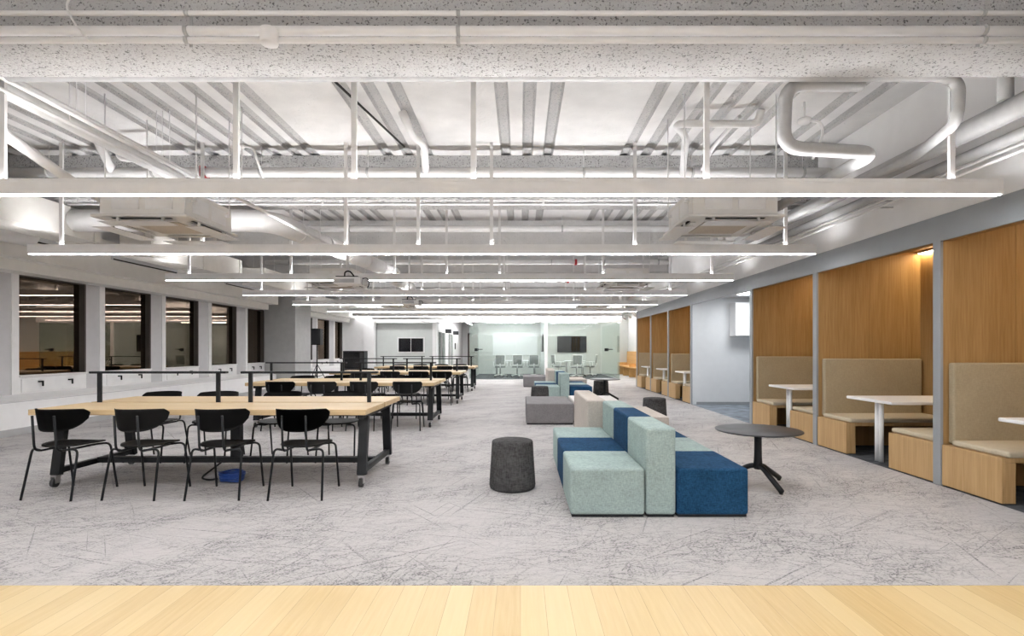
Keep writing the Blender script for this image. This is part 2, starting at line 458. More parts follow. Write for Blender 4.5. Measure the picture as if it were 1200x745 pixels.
pane(GX1-.006, GX1+.006, GY0+.01, GY1-.01, n0+7)
for k, (x, lab) in enumerate(((-1.85, 'black lever handle on glass door of the glass meeting room with chairs in a row'), (3.55, 'black lever handle on glass door of the glass meeting room with a wall screen'))):
    t = thing('door_lock', lab, 'door handle', (x, GY0-.008, 1.24), 0, 'black handles on the glass doors')
    MB().box(-.06, .06, -.035, -.001, -.06, .06, bevel=.006).build('lock_case', M_black, t)
    MB().box(.07, .28, -.06, -.03, .0, .03, bevel=.006).box(.07, .1, -.06, -.001, -.06, .06, bevel=.004).build('lever', M_black, t)

# ---- right side: fascia, posts, booths
POSTS = [2.99, 4.99, 7.06, 9.02, 12.2, 14.1, 16.0, 17.9]
struct(MB().box(XR, XR+.02, YB, 17.95, 2.288, 2.53).build('trim_10', M_grey))
struct(MB().box(XR+.02, XR+.14, YB, 17.95, 2.561, ZD-.001).box(XR+.02, XR+.10, 9.07, 12.15, 2.31, 2.56).box(XR+.012, XR+.02, YB, 17.95, 2.531, ZD-.001).build('wall_right', M_wallw))
struct(MB().box(XR+.02, XR+.10, YB, 2.94, 0, 2.30).build('wall_right', M_wallw))
for i, y in enumerate(POSTS):
    struct(MB().box(XR-.005, XR+.02, y-.045, y+.045, 0, 2.287).build('trim_%d' % (11+i), M_grey))
XBK = 5.30
def bay(y0, y1):
    a, b = y0+.045, y1-.045
    MBs = MB().box(XBK, XBK+.05, a, (a+b)/2-.002, 0, 2.60).box(XBK, XBK+.05, (a+b)/2+.002, b, 0, 2.60)
    struct(MBs.build('wall_booth', M_oak))
    struct(MB().box(XR+.10, XBK, a-.01, b+.01, 2.56, 2.60).box(XR+.021, XR+.10, a, b, 2.288, 2.56).build('ceiling', M_oakx))
for a, b in zip(POSTS, POSTS[1:]):
    if (a, b) != (9.02, 12.2): bay(a, b)
for i, y in enumerate(POSTS):          # partitions: two veneer leaves each side of the post line
    y0, y1 = y-.045, y+.045
    if y == 12.2:
        struct(MB().box(XR+.021, 7.3, y0-.0, y0+.03, 0, 2.5).build('wall_alcove', M_alcove)); y0 += .031
    if y == 9.02:
        struct(MB().box(XR+.021, 7.3, y1-.03, y1, 0, 2.5).build('wall_alcove', M_alcove)); y1 -= .031
    if y == 17.9:
        struct(MB().box(XR+.021, XBK+.05, y1-.02, y1, 0, 2.5).build('wall_booth', M_wallw)); y1 -= .021
    xm = XR+.10+.60
    struct(MB().box(XR+.021, xm-.002, y0, y1, 0, 2.56).box(xm+.002, XBK, y0, y1, 0, 2.56).box(xm-.01, xm+.01, y0+.006, y1-.006, 0, 2.56).build('wall_booth', M_oak))
# alcove
struct(MB().box(7.2, 7.3, 9.07, 12.15, 0, 2.5).build('wall_alcove', M_alcove))
struct(MB().box(XR+.1, 7.3, 9.07, 12.15, 2.45, 2.5).build('ceiling', M_wallw))
struct(MB().box(XR+.11, 7.2, 12.14, 12.152, 0, .06).build('baseboard_alcove', M_grey))
t = thing('wall_cabinet', 'white box cabinet hung high in the grey alcove', 'cabinet', (4.80, 11.83, 1.565))
MB().box(0, 1.0, 0, .315, 0, .75, bevel=.006).build('body', M_tablew, t)
MB().box(.005, .497, -.018, 0, .005, .745, bevel=.003).build('door', M_tablew, t); MB().box(.503, .995, -.018, 0, .005, .745, bevel=.003).build('door', M_tablew, t)
t = thing('panel_light', 'white flat light panel in the alcove ceiling', 'ceiling light', (4.9, 11.0, 2.45))
MB().box(-.32, .32, -.32, .32, -.02, -.001, bevel=.004).build('frame', M_white, t); MB().box(-.28, .28, -.28, .28, -.026, -.021).build('diffuser', emit('panel', (.95, .98, 1), 24), t)

# ------------------------------------------------------------------ booth furniture
ORD = ['first', 'second', 'third', 'fourth', 'fifth', 'sixth']
BAYS = [(2.99, 4.99), (4.99, 7.06), (7.06, 9.02), (12.2, 14.1), (14.1, 16.0), (16.0, 17.9)]
def bench(y, d, label):
    """y: partition face, d=-1 seat extends towards the camera, +1 away"""
    t = thing('booth_bench', label, 'bench', (XR, y, 0), 0, 'oak benches in the wall booths')
    def yy(a, b): return (min(d*a, d*b), max(d*a, d*b))
    D = .62
    MB().box(.005, .032, *yy(.004, D), .012, .385, bevel=.002).build('end_panel', M_oakb, t)
    MB().box(.033, .12, *yy(D-.045, D), .012, .345, bevel=.002).build('front_leg', M_oakb, t)
    MB().box(1.25, 1.36, *yy(D-.045, D), .012, .345, bevel=.002).build('front_leg', M_oakb, t)
    MB().box(.033, 1.36, *yy(.004, D), .346, .385, bevel=.002).build('seat_board', M_oakb, t)
    MB().box(.045, 1.36, *yy(.06, D+.02), .387, .437, bevel=.018, seg=3).build('cushion', M_tanl, t)
    MB().box(.06, 1.34, *yy(.003, .075), .40, 1.15, bevel=.018, seg=3).build('backrest', M_tan, t)
    return t
for i, (a, b) in enumerate(BAYS):
    nm = ORD[i]
    bench(b-.046, -1, f'oak bench with tan cushion facing the camera in the {nm} booth')
    if i: bench(a+.046, 1, f'oak bench turned away from the camera in the {nm} booth')
    m = (a+b)/2
    t = thing('booth_table', f'white rectangular table on white twin-tube leg in the {nm} booth', 'table', (XR, m, 0), 0, 'white booth tables')
    MB().box(.02, 1.365, -.39, .39, .68, .712, bevel=.008, seg=2).build('tabletop', M_tablew, t)
    MB().tube([(.15, -.04, 0), (.15, -.04, .68)],   .026, 16).tube([(.15, .025, 0), (.15, .025, .68)], .026, 16).build('leg', M_tablew, t)
    MB().box(1.345, 1.365, -.3, .3, .55, .68).build('wall_bracket', M_tablew, t)
    t = thing('led_strip', f'warm cove light strip at the top of the {nm} booth', 'light', (XBK-.001, a+.06, 2.535), 0, 'warm cove strips in the booths')
    MB().box(-.05, 0, 0, b-a-.12, -.002, .018).build('channel', M_white, t)
    MB().box(-.045, -.005, .01, b-a-.13, -.006, -.0025).build('diffuser', M_led, t)

# far right: built-in honey bench row along the wall beyond the booths
struct(MB().box(5.45, 5.6, 17.95, YE, 0, ZD-.001).build('wall_right', M_wallw))
struct(MB().box(XR+.14, 5.45, 17.9, 17.95, 2.5, ZD-.001).build('wall_right', M_wallw))
t = thing('bench_seating', 'honey wood bench row along the white wall beyond the booths', 'bench', (4.9, 18.3, 0))
MB().box(.47, .545, 0, 8.4, .45, 1.15).build('back_panel', M_orange, t)
MB().box(0, .47, 0, 8.4, .42, .46).build('seat', M_orange, t)
for k in range(7): MB().box(0, .47, 1.39*k, 1.39*k+.06, 0, .42 if k % 2 else .60).build('end_panel', M_orange, t)
t = thing('spotlight_track', 'white spotlight track above the far wood benches', 'track light', (4.6, 18.6, 2.75))
MB().box(-.02, .02, 0, 7, 0, .03).tube([(0, .5, .03), (0, .5, 1.08)], .008).tube([(0, 6, .03), (0, 6, 1.08)], .008).build('track', M_pipe, t)
for k in range(6):
    MB().tube([(0, .7+1.1*k, 0), (0, .7+1.1*k, -.05), (.12, .7+1.1*k, -.16)], .045, 12).build('spot_head', M_pipe, t)
    ld = bpy.data.lights.new('spot_lamp', 'SPOT'); ld.energy = 45; ld.spot_size = 2.2; ld.spot_blend = .6; ld.shadow_soft_size = .04; ld.color = (1, .95, .88)
    lo = bpy.data.objects.new('spot_lamp', ld); COL.objects.link(lo); lo.parent = t; lo.location = (.16, .7+1.1*k, -.21); lo.rotation_euler = (0, .45, 0)

# ------------------------------------------------------------------ pendants
BARX0, BARX1, BZ = -6.10, 3.66, 2.45
STEMS = [-5.7, -3.95, -2.17, -1.27, -.36, 1.42, 3.29]
BY = [4.04+2.53*k for k in range(-3, 8)]
PN = {0: 'nearest the camera', 1: 'second from the camera', 2: 'third from the camera', 3: 'fourth from the camera', 4: 'fifth from the camera', 5: 'sixth from the camera', 6: 'seventh from the camera, near the glass rooms', -1: 'first behind the camera', -2: 'second behind the camera', -3: 'third behind the camera', 7: 'eighth from the camera, last before glass rooms'}
proto = None
for k, y in enumerate(BY):
    if y > 21.9: continue
    lab = 'long white linear pendant light, ' + PN[k-3]
    if proto is None:
        L = BARX1-BARX0
        t = proto = thing('linear_pendant', lab, 'pendant light', (BARX0, y, BZ), 0, 'long linear pendant lights')
        h = MB().box(0, L, -.033, .033, .003, .098, bevel=.0015); h.box(0, L, -.033, -.029, .098, .120).box(0, L, .029, .033, .098, .120).box(0, .004, -.029, .029, .098, .120).box(L-.004, L, -.029, .029, .098, .120); h.build('housing', M_white, t)
        MB().box(.01, L-.01, -.024, .024, .0005, .0029).build('diffuser', M_glow_dn, t)
        MB().box(.03, L-.03, -.026, .026, .0985, .103).build('uplight', M_glow_up, t)
        for sx in STEMS:
            MB().box(sx-BARX0-.02, sx-BARX0+.02, -.012, .012, .104, ZD-BZ).build('stem', M_pipe, t)
    else:
        dup(proto, (BARX0, y, BZ), 0, lab)

# ------------------------------------------------------------------ ceiling services
def pipe(name, label, cat, pts, r, m=M_pipe, bend=.12, group=None, seg=14):
    p0 = Vector(pts[0])
    o = MB().tube([Vector(p)-p0 for p in pts], r, seg, True, bend, 6).build(name, m, loc=p0)
    return tag(o, label, cat, group)
# conduits along the front girder
yc = 3.235
fc = []
for z, r, lab in ((3.33, .015, 'thin upper conduit along the front girder'), (3.222, .028, 'thicker middle pipe along the front girder'), (3.165, .019, 'thin lower conduit along the front girder')):
    o = pipe('conduit', lab, 'pipe', [(-5.2, yc, z), (3.90, yc, z)], r, M_pipe, 0, 'pipes along the front girder')
    fc.append(o)
    for x in (-2.04, -.38, 2.83):
        cl = MB().tube([(x+5.2-.012, 0, 0), (x+5.2+.012, 0, 0)], r+.004, 12); cl = cl.box(x+5.2-.008, x+5.2+.008, .036, .046, -.02, .20).box(x+5.2-.008, x+5.2+.008, .0, .046, -.006, .006) if z < 3.2 else cl; cl.build('clamp', M_metalgrey, o)
MB().lathe([(.0, 0), (.05, 0), (.052, .004), (.052, .085), (.05, .09), (0, .09)], 24, Matrix.Translation((-1.515+5.2, -.045, -.05))).build('junction_box', M_pipe, fc[-1])
pipe('cable', 'thin loose white cable hanging beside the front conduits', 'cable', [(-2.72, 3.43, 3.7), (-2.76, 3.19, 3.36), (-2.66, 3.185, 3.2), (-2.60, 3.2, 3.135)], .006, M_pipe, .1)
# insulated pipe under the girder's far edge
pipe('insulated_pipe', 'long grey insulated pipe under the front girder edge', 'pipe', [(-3.72, 3.84, 3.262), (3.05, 3.84, 3.262), (3.2, 3.86, 3.22), (3.22, 3.9, 2.95), (3.42, 4.6, 2.95), (3.44, 8.0, 2.95)], .042, M_insul, .12)
pipe('insulated_pipe', 'large grey insulated pipe running along the right wall', 'pipe', [(3.66, 1.0, 3.06), (3.66, 8.9, 3.06)], .085, M_insul, 0)
pipe('insulated_pipe', 'slimmer grey insulated pipe beneath the large one at right wall', 'pipe', [(3.78, 1.0, 2.90), (3.78, 5.0, 2.90), (3.78, 8.5, 2.90)], .05, M_insul, 0)
pipe('insulated_pipe', 'short vertical insulated pipe dropping near the upper right corner', 'pipe', [(3.62, 3.95, ZD), (3.62, 3.95, 3.13)], .05, M_insul, 0)
pipe('insulated_pipe', 'looped grey insulated pipe feeding the right air cassette', 'pipe', [(2.55, 3.95, 3.25), (1.98, 3.95, 3.25), (1.96, 3.95, 2.78), (2.66, 3.97, 2.75), (2.66, 5.5, 2.75), (2.536, 5.6, 2.75)], .05, M_insul, .14)
pipe('insulated_pipe', 'white insulated pipe bending towards the left air cassette', 'pipe', [(-4.02, 3.9, 3.3), (-4.02, 4.05, 2.97), (-4.20, 4.9, 2.86), (-4.24, 5.5, 2.76), (-4.145, 5.6, 2.75)], .045, M_pipe, .12)
for x, z, lab in ((3.80, 2.78, 'lowest thin conduit along the right wall'), (3.84, 2.85, 'middle thin conduit along the right wall'), (3.87, 2.92, 'highest thin conduit along the right wall')):
    o = pipe('conduit', lab, 'pipe', [(x, 2.0, z), (x, 16, z)], .013, M_pipe, 0, 'thin conduits along the right wall', 8)
    for y in (1.9, 3.6, 6.2, 9.0, 12.0): MB().box(0, 3.95-x, y-.008, y+.008, -.012, .0).build('bracket', M_metalgrey, o)
for x, z, r, lab in ((-3.86, 3.33, .022, 'upper thin conduit running back over the first table'), (-3.78, 3.26, .02, 'middle thin conduit running back over the first table'), (-3.92, 3.24, .016, 'lower thin conduit running back over the first table')):
    o = pipe('conduit', lab, 'pipe', [(x, 3.78, z), (x, 6.85, z)], r, M_pipe, 0, 'conduits over the first table', 8)
    for y in (4.6, 5.7): MB().tube([(0, y-3.78, r), (0, y-3.78, ZD-z)], .004, 6).build('hanger', M_pipe, o)
pipe('insulated_pipe', 'bright white pipe running back beside the thin conduits', 'pipe', [(-4.18, 3.9, 3.38), (-4.18, 6.5, 3.36)], .07, M_pipe, 0)
# sprinkler mains across the room in front of each girder
YG = [b+.06 for b in BEAMS[3:8]]
for i, y in enumerate((6.70, 10.15, 13.7, 17.3, 20.9)):
    z = (3.51, 3.58, 3.52, 3.5, 3.5)[i]
    o = pipe('sprinkler_main', f'white sprinkler main across the ceiling at the {ORD[i+1]} girder from the camera', 'pipe', [(-6.6, y, z), (3.9, y, z)], .062, M_pipe, 0, 'sprinkler mains across the ceiling')
    for x in (-5.97, -4.64, -3.28, -1.93, -.56, .80, 2.17, 3.57):
        b = MB(); b.tube([(x+6.6-.015, 0, 0), (x+6.6+.015, 0, 0)], .067, 14); b.build('clamp', M_metalgrey, o)
        MB().tube([(x+6.6, 0, .06), (x+6.6, 0, ZD-z)], .006, 6).build('hanger', M_pipe, o)
    xt = (-4.0, -4.15, 1.43, 1.55, 1.75)[i]
    MB().box(xt+6.6-.03, xt+6.6+.03, -.07, .07, -.07, .07, bevel=.006).build('tag', M_red, o)
    z2 = 3.175
    cd = pipe('conduit', f'thin conduit under the {ORD[i+1]} girder from the camera', 'pipe', [(-5.95, YG[i], z2), (3.9, YG[i], z2)], .012, M_pipe, 0, 'thin conduits under the girders', 8)
    for x in (-5.4, -2.6, .3, 3.1): MB().box(x+5.95-.015, x+5.95+.015, -.016, .016, -.014, ZB-z2).build('clip', M_pipe, cd)
main0 = bpy.data.objects['sprinkler_main']
for pts, r, bd in (([(2.05, 6.70, 3.48), (1.86, 5.95, 3.66), (1.66, 5.7, 3.70), (2.55, 5.7, 3.70), (2.57, 5.64, 3.83)], .04, .1),
                   ([(2.28, 6.70, 3.50), (2.28, 6.3, 3.66), (2.36, 5.7, 3.78)], .022, .1),
                   ([(-1.2, 6.70, 3.5), (-1.14, 6.25, 3.70), (-1.24, 6.1, 3.72), (-1.27, 5.7, 3.82)], .045, .1),
                   ([(-5.15, 6.70, 3.5), (-5.12, 6.4, 3.80)], .05, 0),
                   ([(-4.79, 6.3, 3.82), (-4.79, 6.3, 3.54), (-4.25, 6.3, 3.52), (-4.2, 6.69, 3.50)], .03, .08)):
    MB().tube([Vector(p)-main0.location for p in pts], r, 14, True, bd, 6).build('branch', M_pipe, main0)
pipe('cable', 'dark thin cable crossing the ceiling deck near its centre', 'cable', [(-1.75, 5.0, 3.80), (-1.45, 6.6, 3.80)], .012, M_dark, 0)
pipe('conduit', 'thin diagonal white conduit above the second light bar', 'pipe', [(-2.97, 5.3, 2.86), (-2.92, 8.1, 2.86)], .02, M_pipe, 0)
for y in (5.6, 7.8): MB().tube([(.02, y-5.3, .018), (.02, y-5.3, ZD-2.86)], .005, 6).build('hanger', M_pipe, bpy.data.objects['conduit.014'])
# ceiling fire detectors
for x, y, lab in ((-3.3, 6.2, 'white detector and bent cable by the left ceiling'), (2.95, 5.5, 'white detector on bent conduit at right ceiling')):
    t = thing('smoke_detector', lab, 'detector', (x, y, 3.62))
    MB().lathe([(.0, 0), (.05, 0), (.065, .02), (.065, .045), (0, .045)], 20).build('head', M_pipe, t)
    MB().tube([(.0, 0, .045), (0, 0, ZD-3.62)], .012, 8).tube([(.05, 0, .03), (.17, 0, .02), (.20, 0, -.1), (.2, .2, -.3)], .014, 8, True, .08).build('conduit', M_pipe, t)
# rectangular ducts on the window side
def duct(y0, y1, lab):
    t = thing('air_duct', lab, 'duct', (-6.0, y0, 2.785), 0, 'cream rectangular ducts on the window side')
    MB().box(-.52, 0, 0, y1-y0, 0, .39, bevel=.004).build('body', M_cream, t)
    for y in (0.02, (y1-y0)*.5, y1-y0-.12): MB().box(-.532, .012, y, y+.03, -.012, .398).build('flange', M_cream, t)
    for y in (.5, y1-y0-.5): MB().tube([(-.01, y, .385), (-.01, y, ZD-2.81)], .006, 6).tube([(-.51, y, .385), (-.51, y, ZD-2.81)], .006, 6).build('hanger', M_pipe, t)
duct(2.2, 7.56, 'cream rectangular duct nearest the camera on window side')
duct(8.6, 11.4, 'cream rectangular duct farther back on window side')
duct(12.4, 15.6, 'cream rectangular duct by the grey column')
prof = []
for k in range(29): prof += [(.185 if k % 2 else .178, .034*k)]
t = thing('spiral_duct', 'white ribbed spiral duct elbow beside the window bulkhead', 'duct', (-7.02, 6.6, 2.92))
MB().lathe([(0, 0)]+prof+[(0, .955)], 32, Matrix.Rotation(-PI/2, 4, 'X')).build('body', M_pipe, t)
MB().tube([(0, .5, .18), (0, .5, ZD-2.92)], .006, 6).build('hanger', M_pipe, t)
t['label'] = 'white ribbed spiral duct beside the window bulkhead'
for y0, y1, x0, x1, lab in ((6.95, 11.98, -3.36, -2.87, 'large round white duct running back over the first tables'), (12.6, 14.9, -3.15, -3.10, 'large round white duct running back over the third table')):
    t = thing('round_duct', lab, 'duct', (x0, y0, 3.0), 0, 'round ducts over the tables')
    L = y1-y0; dx = x1-x0
    MB().tube(([(-5.985-x0, .16, 0)] if x0 < -3.3 else [])+[(0, .16, 0), (dx, L, 0)], .145, 24, True, .35, 8).build('body', M_white, t)
    for k in range(1, 6): MB().tube([(dx*k/6, L*k/6-.015, 0), (dx*k/6, L*k/6+.015, 0)], .15, 24).build('seam_band', M_white, t)
    for k in (1, 4): MB().tube([(dx*k/5, L*k/5, .14), (dx*k/5, L*k/5, ZD-3.0)], .006, 6).build('hanger', M_pipe, t)

# ceiling cassettes
def cassette(x, y, lab):
    t = thing('ceiling_cassette', lab, 'air conditioner', (x, y, 2.56), 0, 'ceiling air cassettes')
    b = MB().box(-.42, .42, -.42, .42, .036, .30, bevel=.006)
    b.build('body', M_ac, t)
    for s in (-1, 1):
        MB().box(-.30, -.03, s*.421-.004, s*.421+.004, .09, .25, bevel=.003).box(.03, .30, s*.421-.004, s*.421+.004, .09, .25, bevel=.003).build('access_plate', M_white, t)
        MB().box(s*.421-.004, s*.421+.004, -.30, -.03, .09, .25, bevel=.003).box(s*.421-.004, s*.421+.004, .03, .30, .09, .25, bevel=.003).build('access_plate', M_white, t)
    p = MB().box(-.475, .475, -.475, .475, .006, .035, bevel=.012, seg=2).build('panel', M_ac, t)
    MB().box(-.25, .25, -.25, .25, -.004, .005, bevel=.003).build('grille', M_grille, p)
    for k in range(4):
        R = Matrix.Rotation(k*PI/2, 4, 'Z')
        MB().box(-.29, .29, -.43, -.40, .001, .0055, M=R).build('slot', M_dark, p)
        MB().box(-.29, .29, -.40, -.345, -.016, -.008, bevel=.003, M=R @ Matrix.Rotation(0, 4, 'X')).build('louver', M_ac, p)
        d = MB().box(-.33, .33, -.56, -.37, -.062, -.057, M=R)
        d.build('deflector', M_acryl, t)
        for xx in (-.22, .22): MB().box(xx-.012, xx+.012, -.45, -.43, -.064, .006, M=R).build('deflector_bracket', M_ac, t)
    for xx in (-.46, .46):
        for yy in (-.3, .3): MB().tube([(xx, yy, .2), (xx, yy, ZD-2.56)], .006, 6).box(min(xx, xx*.9), max(xx, xx*.9), yy-.02, yy+.02, .19, .215).build('hanger', M_pipe, t)
    return t
c0 = cassette(2.11, 5.62, 'white ceiling air cassette over the front seating')
dup(c0, (-3.72, 5.62, 2.56), 0, 'white ceiling air cassette over the first table')
dup(c0, (2.1, 10.8, 2.56), 0, 'white ceiling air cassette over the rear seating')
dup(c0, (-3.72, 10.8, 2.56), 0, 'white ceiling air cassette over the second and third tables')
dup(c0, (2.2, 16.1, 2.56), 0, 'smallest-looking white ceiling air cassette near glass rooms')
dup(c0, (-3.72, 16.1, 2.56), 0, 'white ceiling air cassette over the rearmost table')
# projectors
def projector(x, y, z, lab):
    t = thing('projector', lab, 'projector', (x, y, z), 0, 'ceiling projectors')
    MB().box(-.215, .215, -.15, .15, -.05, .065, bevel=.018, seg=2).build('body', M_white, t)
    MB().box(-.18, .12, -.154, -.149, -.025, .035).build('vent_grille', M_metalgrey, t)
    MB().tube([(.235, -.04, 0), (.235, .12, 0)], .055, 18).build('lens_ring', M_metalgrey, t)
    MB().box(-.19, .16, -.10, .10, .066, .085, bevel=.004).build('mount_plate', M_black, t)
    MB().tube([(-.03, 0, .085), (-.03, 0, ZD-z)], .022, 12).build('mount_pole', M_pipe, t)
    MB().tube([(-.07, -.03, .085), (-.06, -.05, .16), (.02, -.05, .17), (.08, -.03, .09)], .012, 8, True, .05).tube([(.22, -.05, .05), (.3, -.05, .06), (.33, -.05, -.04), (.3, -.05, -.10)], .008, 6, True, .05).build('cable', M_black, t)
projector(-2.73, 8.45, 2.345, 'white projector hung over the second table')
projector(-2.77, 13.3, 2.43, 'white projector hung over the fourth table')

# ------------------------------------------------------------------ long tables
def work_table(x0, y0, lab):
    """x0: left end, y0: near edge"""
    L, W, zt = 3.02, 1.34, .735
    t = thing('work_table', lab, 'table', (x0, y0, 0), 0, 'long wood work tables on castors')
    MB().box(0, L, 0, .645, zt-.05, zt, bevel=.003).build('tabletop_board', M_ash, t)
    MB().box(0, L, .695, W, zt-.05, zt, bevel=.003).build('tabletop_board', M_ash, t)
    for xe in (.09, L-.09):
        f = MB()
        f.bar((xe, .19, .11), (xe, .27, zt-.09), .05, .085, (1, 0, 0)).bar((xe, W-.19, .11), (xe, W-.27, zt-.09), .05, .085, (1, 0, 0))
        f.box(xe-.025, xe+.025, .14, W-.14, zt-.10, zt-.051).box(xe-.025, xe+.025, .19, W-.19, .12, .17)
        f.build('end_frame', M_black, t)
        for yc_ in (.185, W-.185):
            k = MB().box(xe-.03, xe+.03, yc_-.03, yc_+.03, .095, .108); k.box(xe-.024, xe-.019, yc_-.035, yc_+.02, .035, .1).box(xe+.019, xe+.024, yc_-.035, yc_+.02, .035, .1)
            c = k.build('castor', M_chrome, t)
            MB().tube([(xe-.016, yc_-.015, .04), (xe+.016, yc_-.015, .04)], .04, 20).build('wheel', M_rubber, c)
    MB().box(.11, L-.11, W/2-.035, W/2+.035, .125, .18).build('stretcher', M_black, t)
    MB().box(L/2-.05, L/2+.05, W/2-.03, W/2+.03, .18, zt-.051).build('cable_riser', M_black, t)
    MB().box(.1, L-.1, W/2-.10, W/2+.10, zt-.085, zt-.051).build('underframe', M_black, t)
    for a, b in ((.02, 1.41), (1.56, 2.95)):
        r = MB().box(a, b, W/2-.03, W/2+.03, 1.028, 1.05, bevel=.004).build('rail', M_black, t)
        for xx in (a+.09, b-.09): MB().box(xx-.018, xx+.018, W/2-.012, W/2+.012, zt-.06, 1.028).build('post', M_black, r)
    return t
TABX = -4.405
TY = [4.73, 8.45, 12.17, 15.9]
TN = ['front', 'second', 'third', 'rearmost']
for y, nm in zip(TY, TN):
    work_table(TABX, y, f'long wood work table with black rails and castors, {nm} in its row')
# coiled cable and floor box under the first table
t = thing('floor_box', 'dark grey floor outlet box under the front table', 'floor box', (-2.96, 5.33, 0))
MB().box(-.16, .16, -.12, .12, .002, .012, bevel=.003).build('lid', M_metalgrey, t)
MB().box(-.05, .05, -.04, .04, .013, .022).build('socket', M_black, t)
b = MB()
for k in range(9):
    a0 = random.random()*6; rr = .075+.012*random.random()
    b.tube([(rr*1.35*math.cos(a0+2*PI*j/24), rr*math.sin(a0+2*PI*j/24), .02+.009*k+.006*math.sin(3*j/24*2*PI+k)) for j in range(25)], .008, 6)
tag(b.build('cable_coil', M_blue, loc=(-2.78, 5.1, 0)), 'coil of blue cable on the carpet under the front table', 'cable')
pipe('cable', 'black cable drooping from the front table to the carpet', 'cable', [(-3.03, 5.36, .13), (-3.12, 5.15, .02), (-3.0, 5.1, .015), (-2.95, 5.15, .015)], .009, M_black, .08)

# ------------------------------------------------------------------ black chairs (front towards +y)
def make_chair():
    t = thing('dining_chair', '', 'chair')
    # seat: rounded shield with a dished surface
    b = bmesh.new(); N, R = 40, 7; rings = []
    for j in range(R+1):
        f = j/R; ring = []
        for k in range(N):
            a = 2*PI*k/N; c, s = math.cos(a), math.sin(a)
            ex = 2.6
            rr = (abs(c)**ex+abs(s)**ex)**(-1/ex)
            x = .205*rr*c*f*(1+.06*s); y = .02+.20*rr*s*f
            z = .438-.012*(1-f*f)+.010*(abs(x)/.2)**2-(.010*max(0, s)*f**3)
            ring.append(b.verts.new((x, y, z)))
        rings.append(ring)
    for a, c in zip(rings, rings[1:]):
        for k in range(N):
            if (a[k].co-a[(k+1)%N].co).length < 1e-6: continue
            f = b.faces.new((a[k], a[(k+1)%N], c[(k+1)%N], c[k])); f.smooth = True
    bmesh.ops.remove_doubles(b, verts=rings[0], dist=1e-5)
    cen = bmesh.ops.contextual_create(b, geom=[e for e in b.edges if e.is_boundary and e.verts[0].co.xy.length < .05])
    for f in b.faces:
        if len(f.verts) > 4: bmesh.ops.triangulate(b, faces=[f])
    ret = bmesh.ops.solidify(b, geom=b.faces[:], thickness=.012)
    m = MB(); m.bm.free(); m.bm = b
    m.build('seat', M_blackply, t)
    # backrest: half-moon band wrapped around the sitter
    b = bmesh.new(); NU, NV = 28, 8; G = []
    for i in range(NU+1):
        u = -1+2*i/NU; ph = u*1.2; x = .252*math.sin(ph)
        y = -.248+.25*(1-math.cos(ph))*1.15
        zt = .772-.010*u*u-.03*max(0, abs(u)-.88)/.12
        hgt = .188*(max(0, 1-abs(u)**2.6))**.60+.010
        row = []
        for j in range(NV+1):
            v = j/NV; z = zt-hgt*v
            row.append(b.verts.new((x, y+.035*(zt-z)/.19, z)))
        G.append(row)
    for i in range(NU):
        for j in range(NV):
            f = b.faces.new((G[i][j], G[i+1][j], G[i+1][j+1], G[i][j+1])); f.smooth = True
    bmesh.ops.solidify(b, geom=b.faces[:], thickness=.013)
    m = MB(); m.bm.free(); m.bm = b
    m.build('backrest', M_blackply, t)
    for s in (-1, 1):
        MB().tube([(s*.225, -.24, .003), (s*.208, -.155, .428), (s*.10, -.195, .420)], .0095, 10, True, .05).build('leg', M_black, t)
        MB().tube([(s*.215, .24, .003), (s*.205, .175, .424), (s*.10, .14, .414)], .0095, 10, True, .05).build('leg', M_black, t)
        MB().tube([(s*.10, .14, .414), (s*.10, -.24, .414), (s*.098, -.262, .72)], .0095, 10, True, .06).build('upright', M_black, t)
    return t
chair0 = make_chair(); used = [False]
ORDC = ['first', 'second', 'third', 'fourth']
def place_chair(x, y, rz, lab, grp):
    if not used[0]:
        used[0] = True; chair0.location = (x, y, 0); chair0.rotation_euler.z = rz; chair0['label'] = lab; chair0['group'] = grp
    else: dup(chair0, (x, y, 0), rz, lab, grp)
NEAR = [[-3.97, -3.29, -2.60, -1.90], [-3.80, -3.14, -2.47, -1.79], [-3.65, -2.98, -2.33, -1.80], [-3.68, -2.97, -2.27, -1.80]]
FAR = [[-4.22, -3.55, -2.80, -2.08], [-4.1, -3.45, -2.75, -2.1], [-4.0, -3.35, -2.65, -2.05], [-3.95, -3.3, -2.6, -2.0]]
for i, y in enumerate(TY):
    for k in range(4):
        ja, jb = random.uniform(-.10, .10), random.uniform(-.12, .12)
        if i == 0: ja = (-.07, -.03, .03, .02)[k]
        place_chair(NEAR[i][k], y-.02 + (0 if i else -.03), ja, f'black chair on camera side of {TN[i]} table, {ORDC[k]} from window end', 'black chairs around the long tables')
    for k in range(4):
        jb = random.uniform(-.12, .12)
        place_chair(FAR[i][k], y+1.42, PI+jb, f'black chair on far side of {TN[i]} table, {ORDC[k]} from window end', 'black chairs around the long tables')

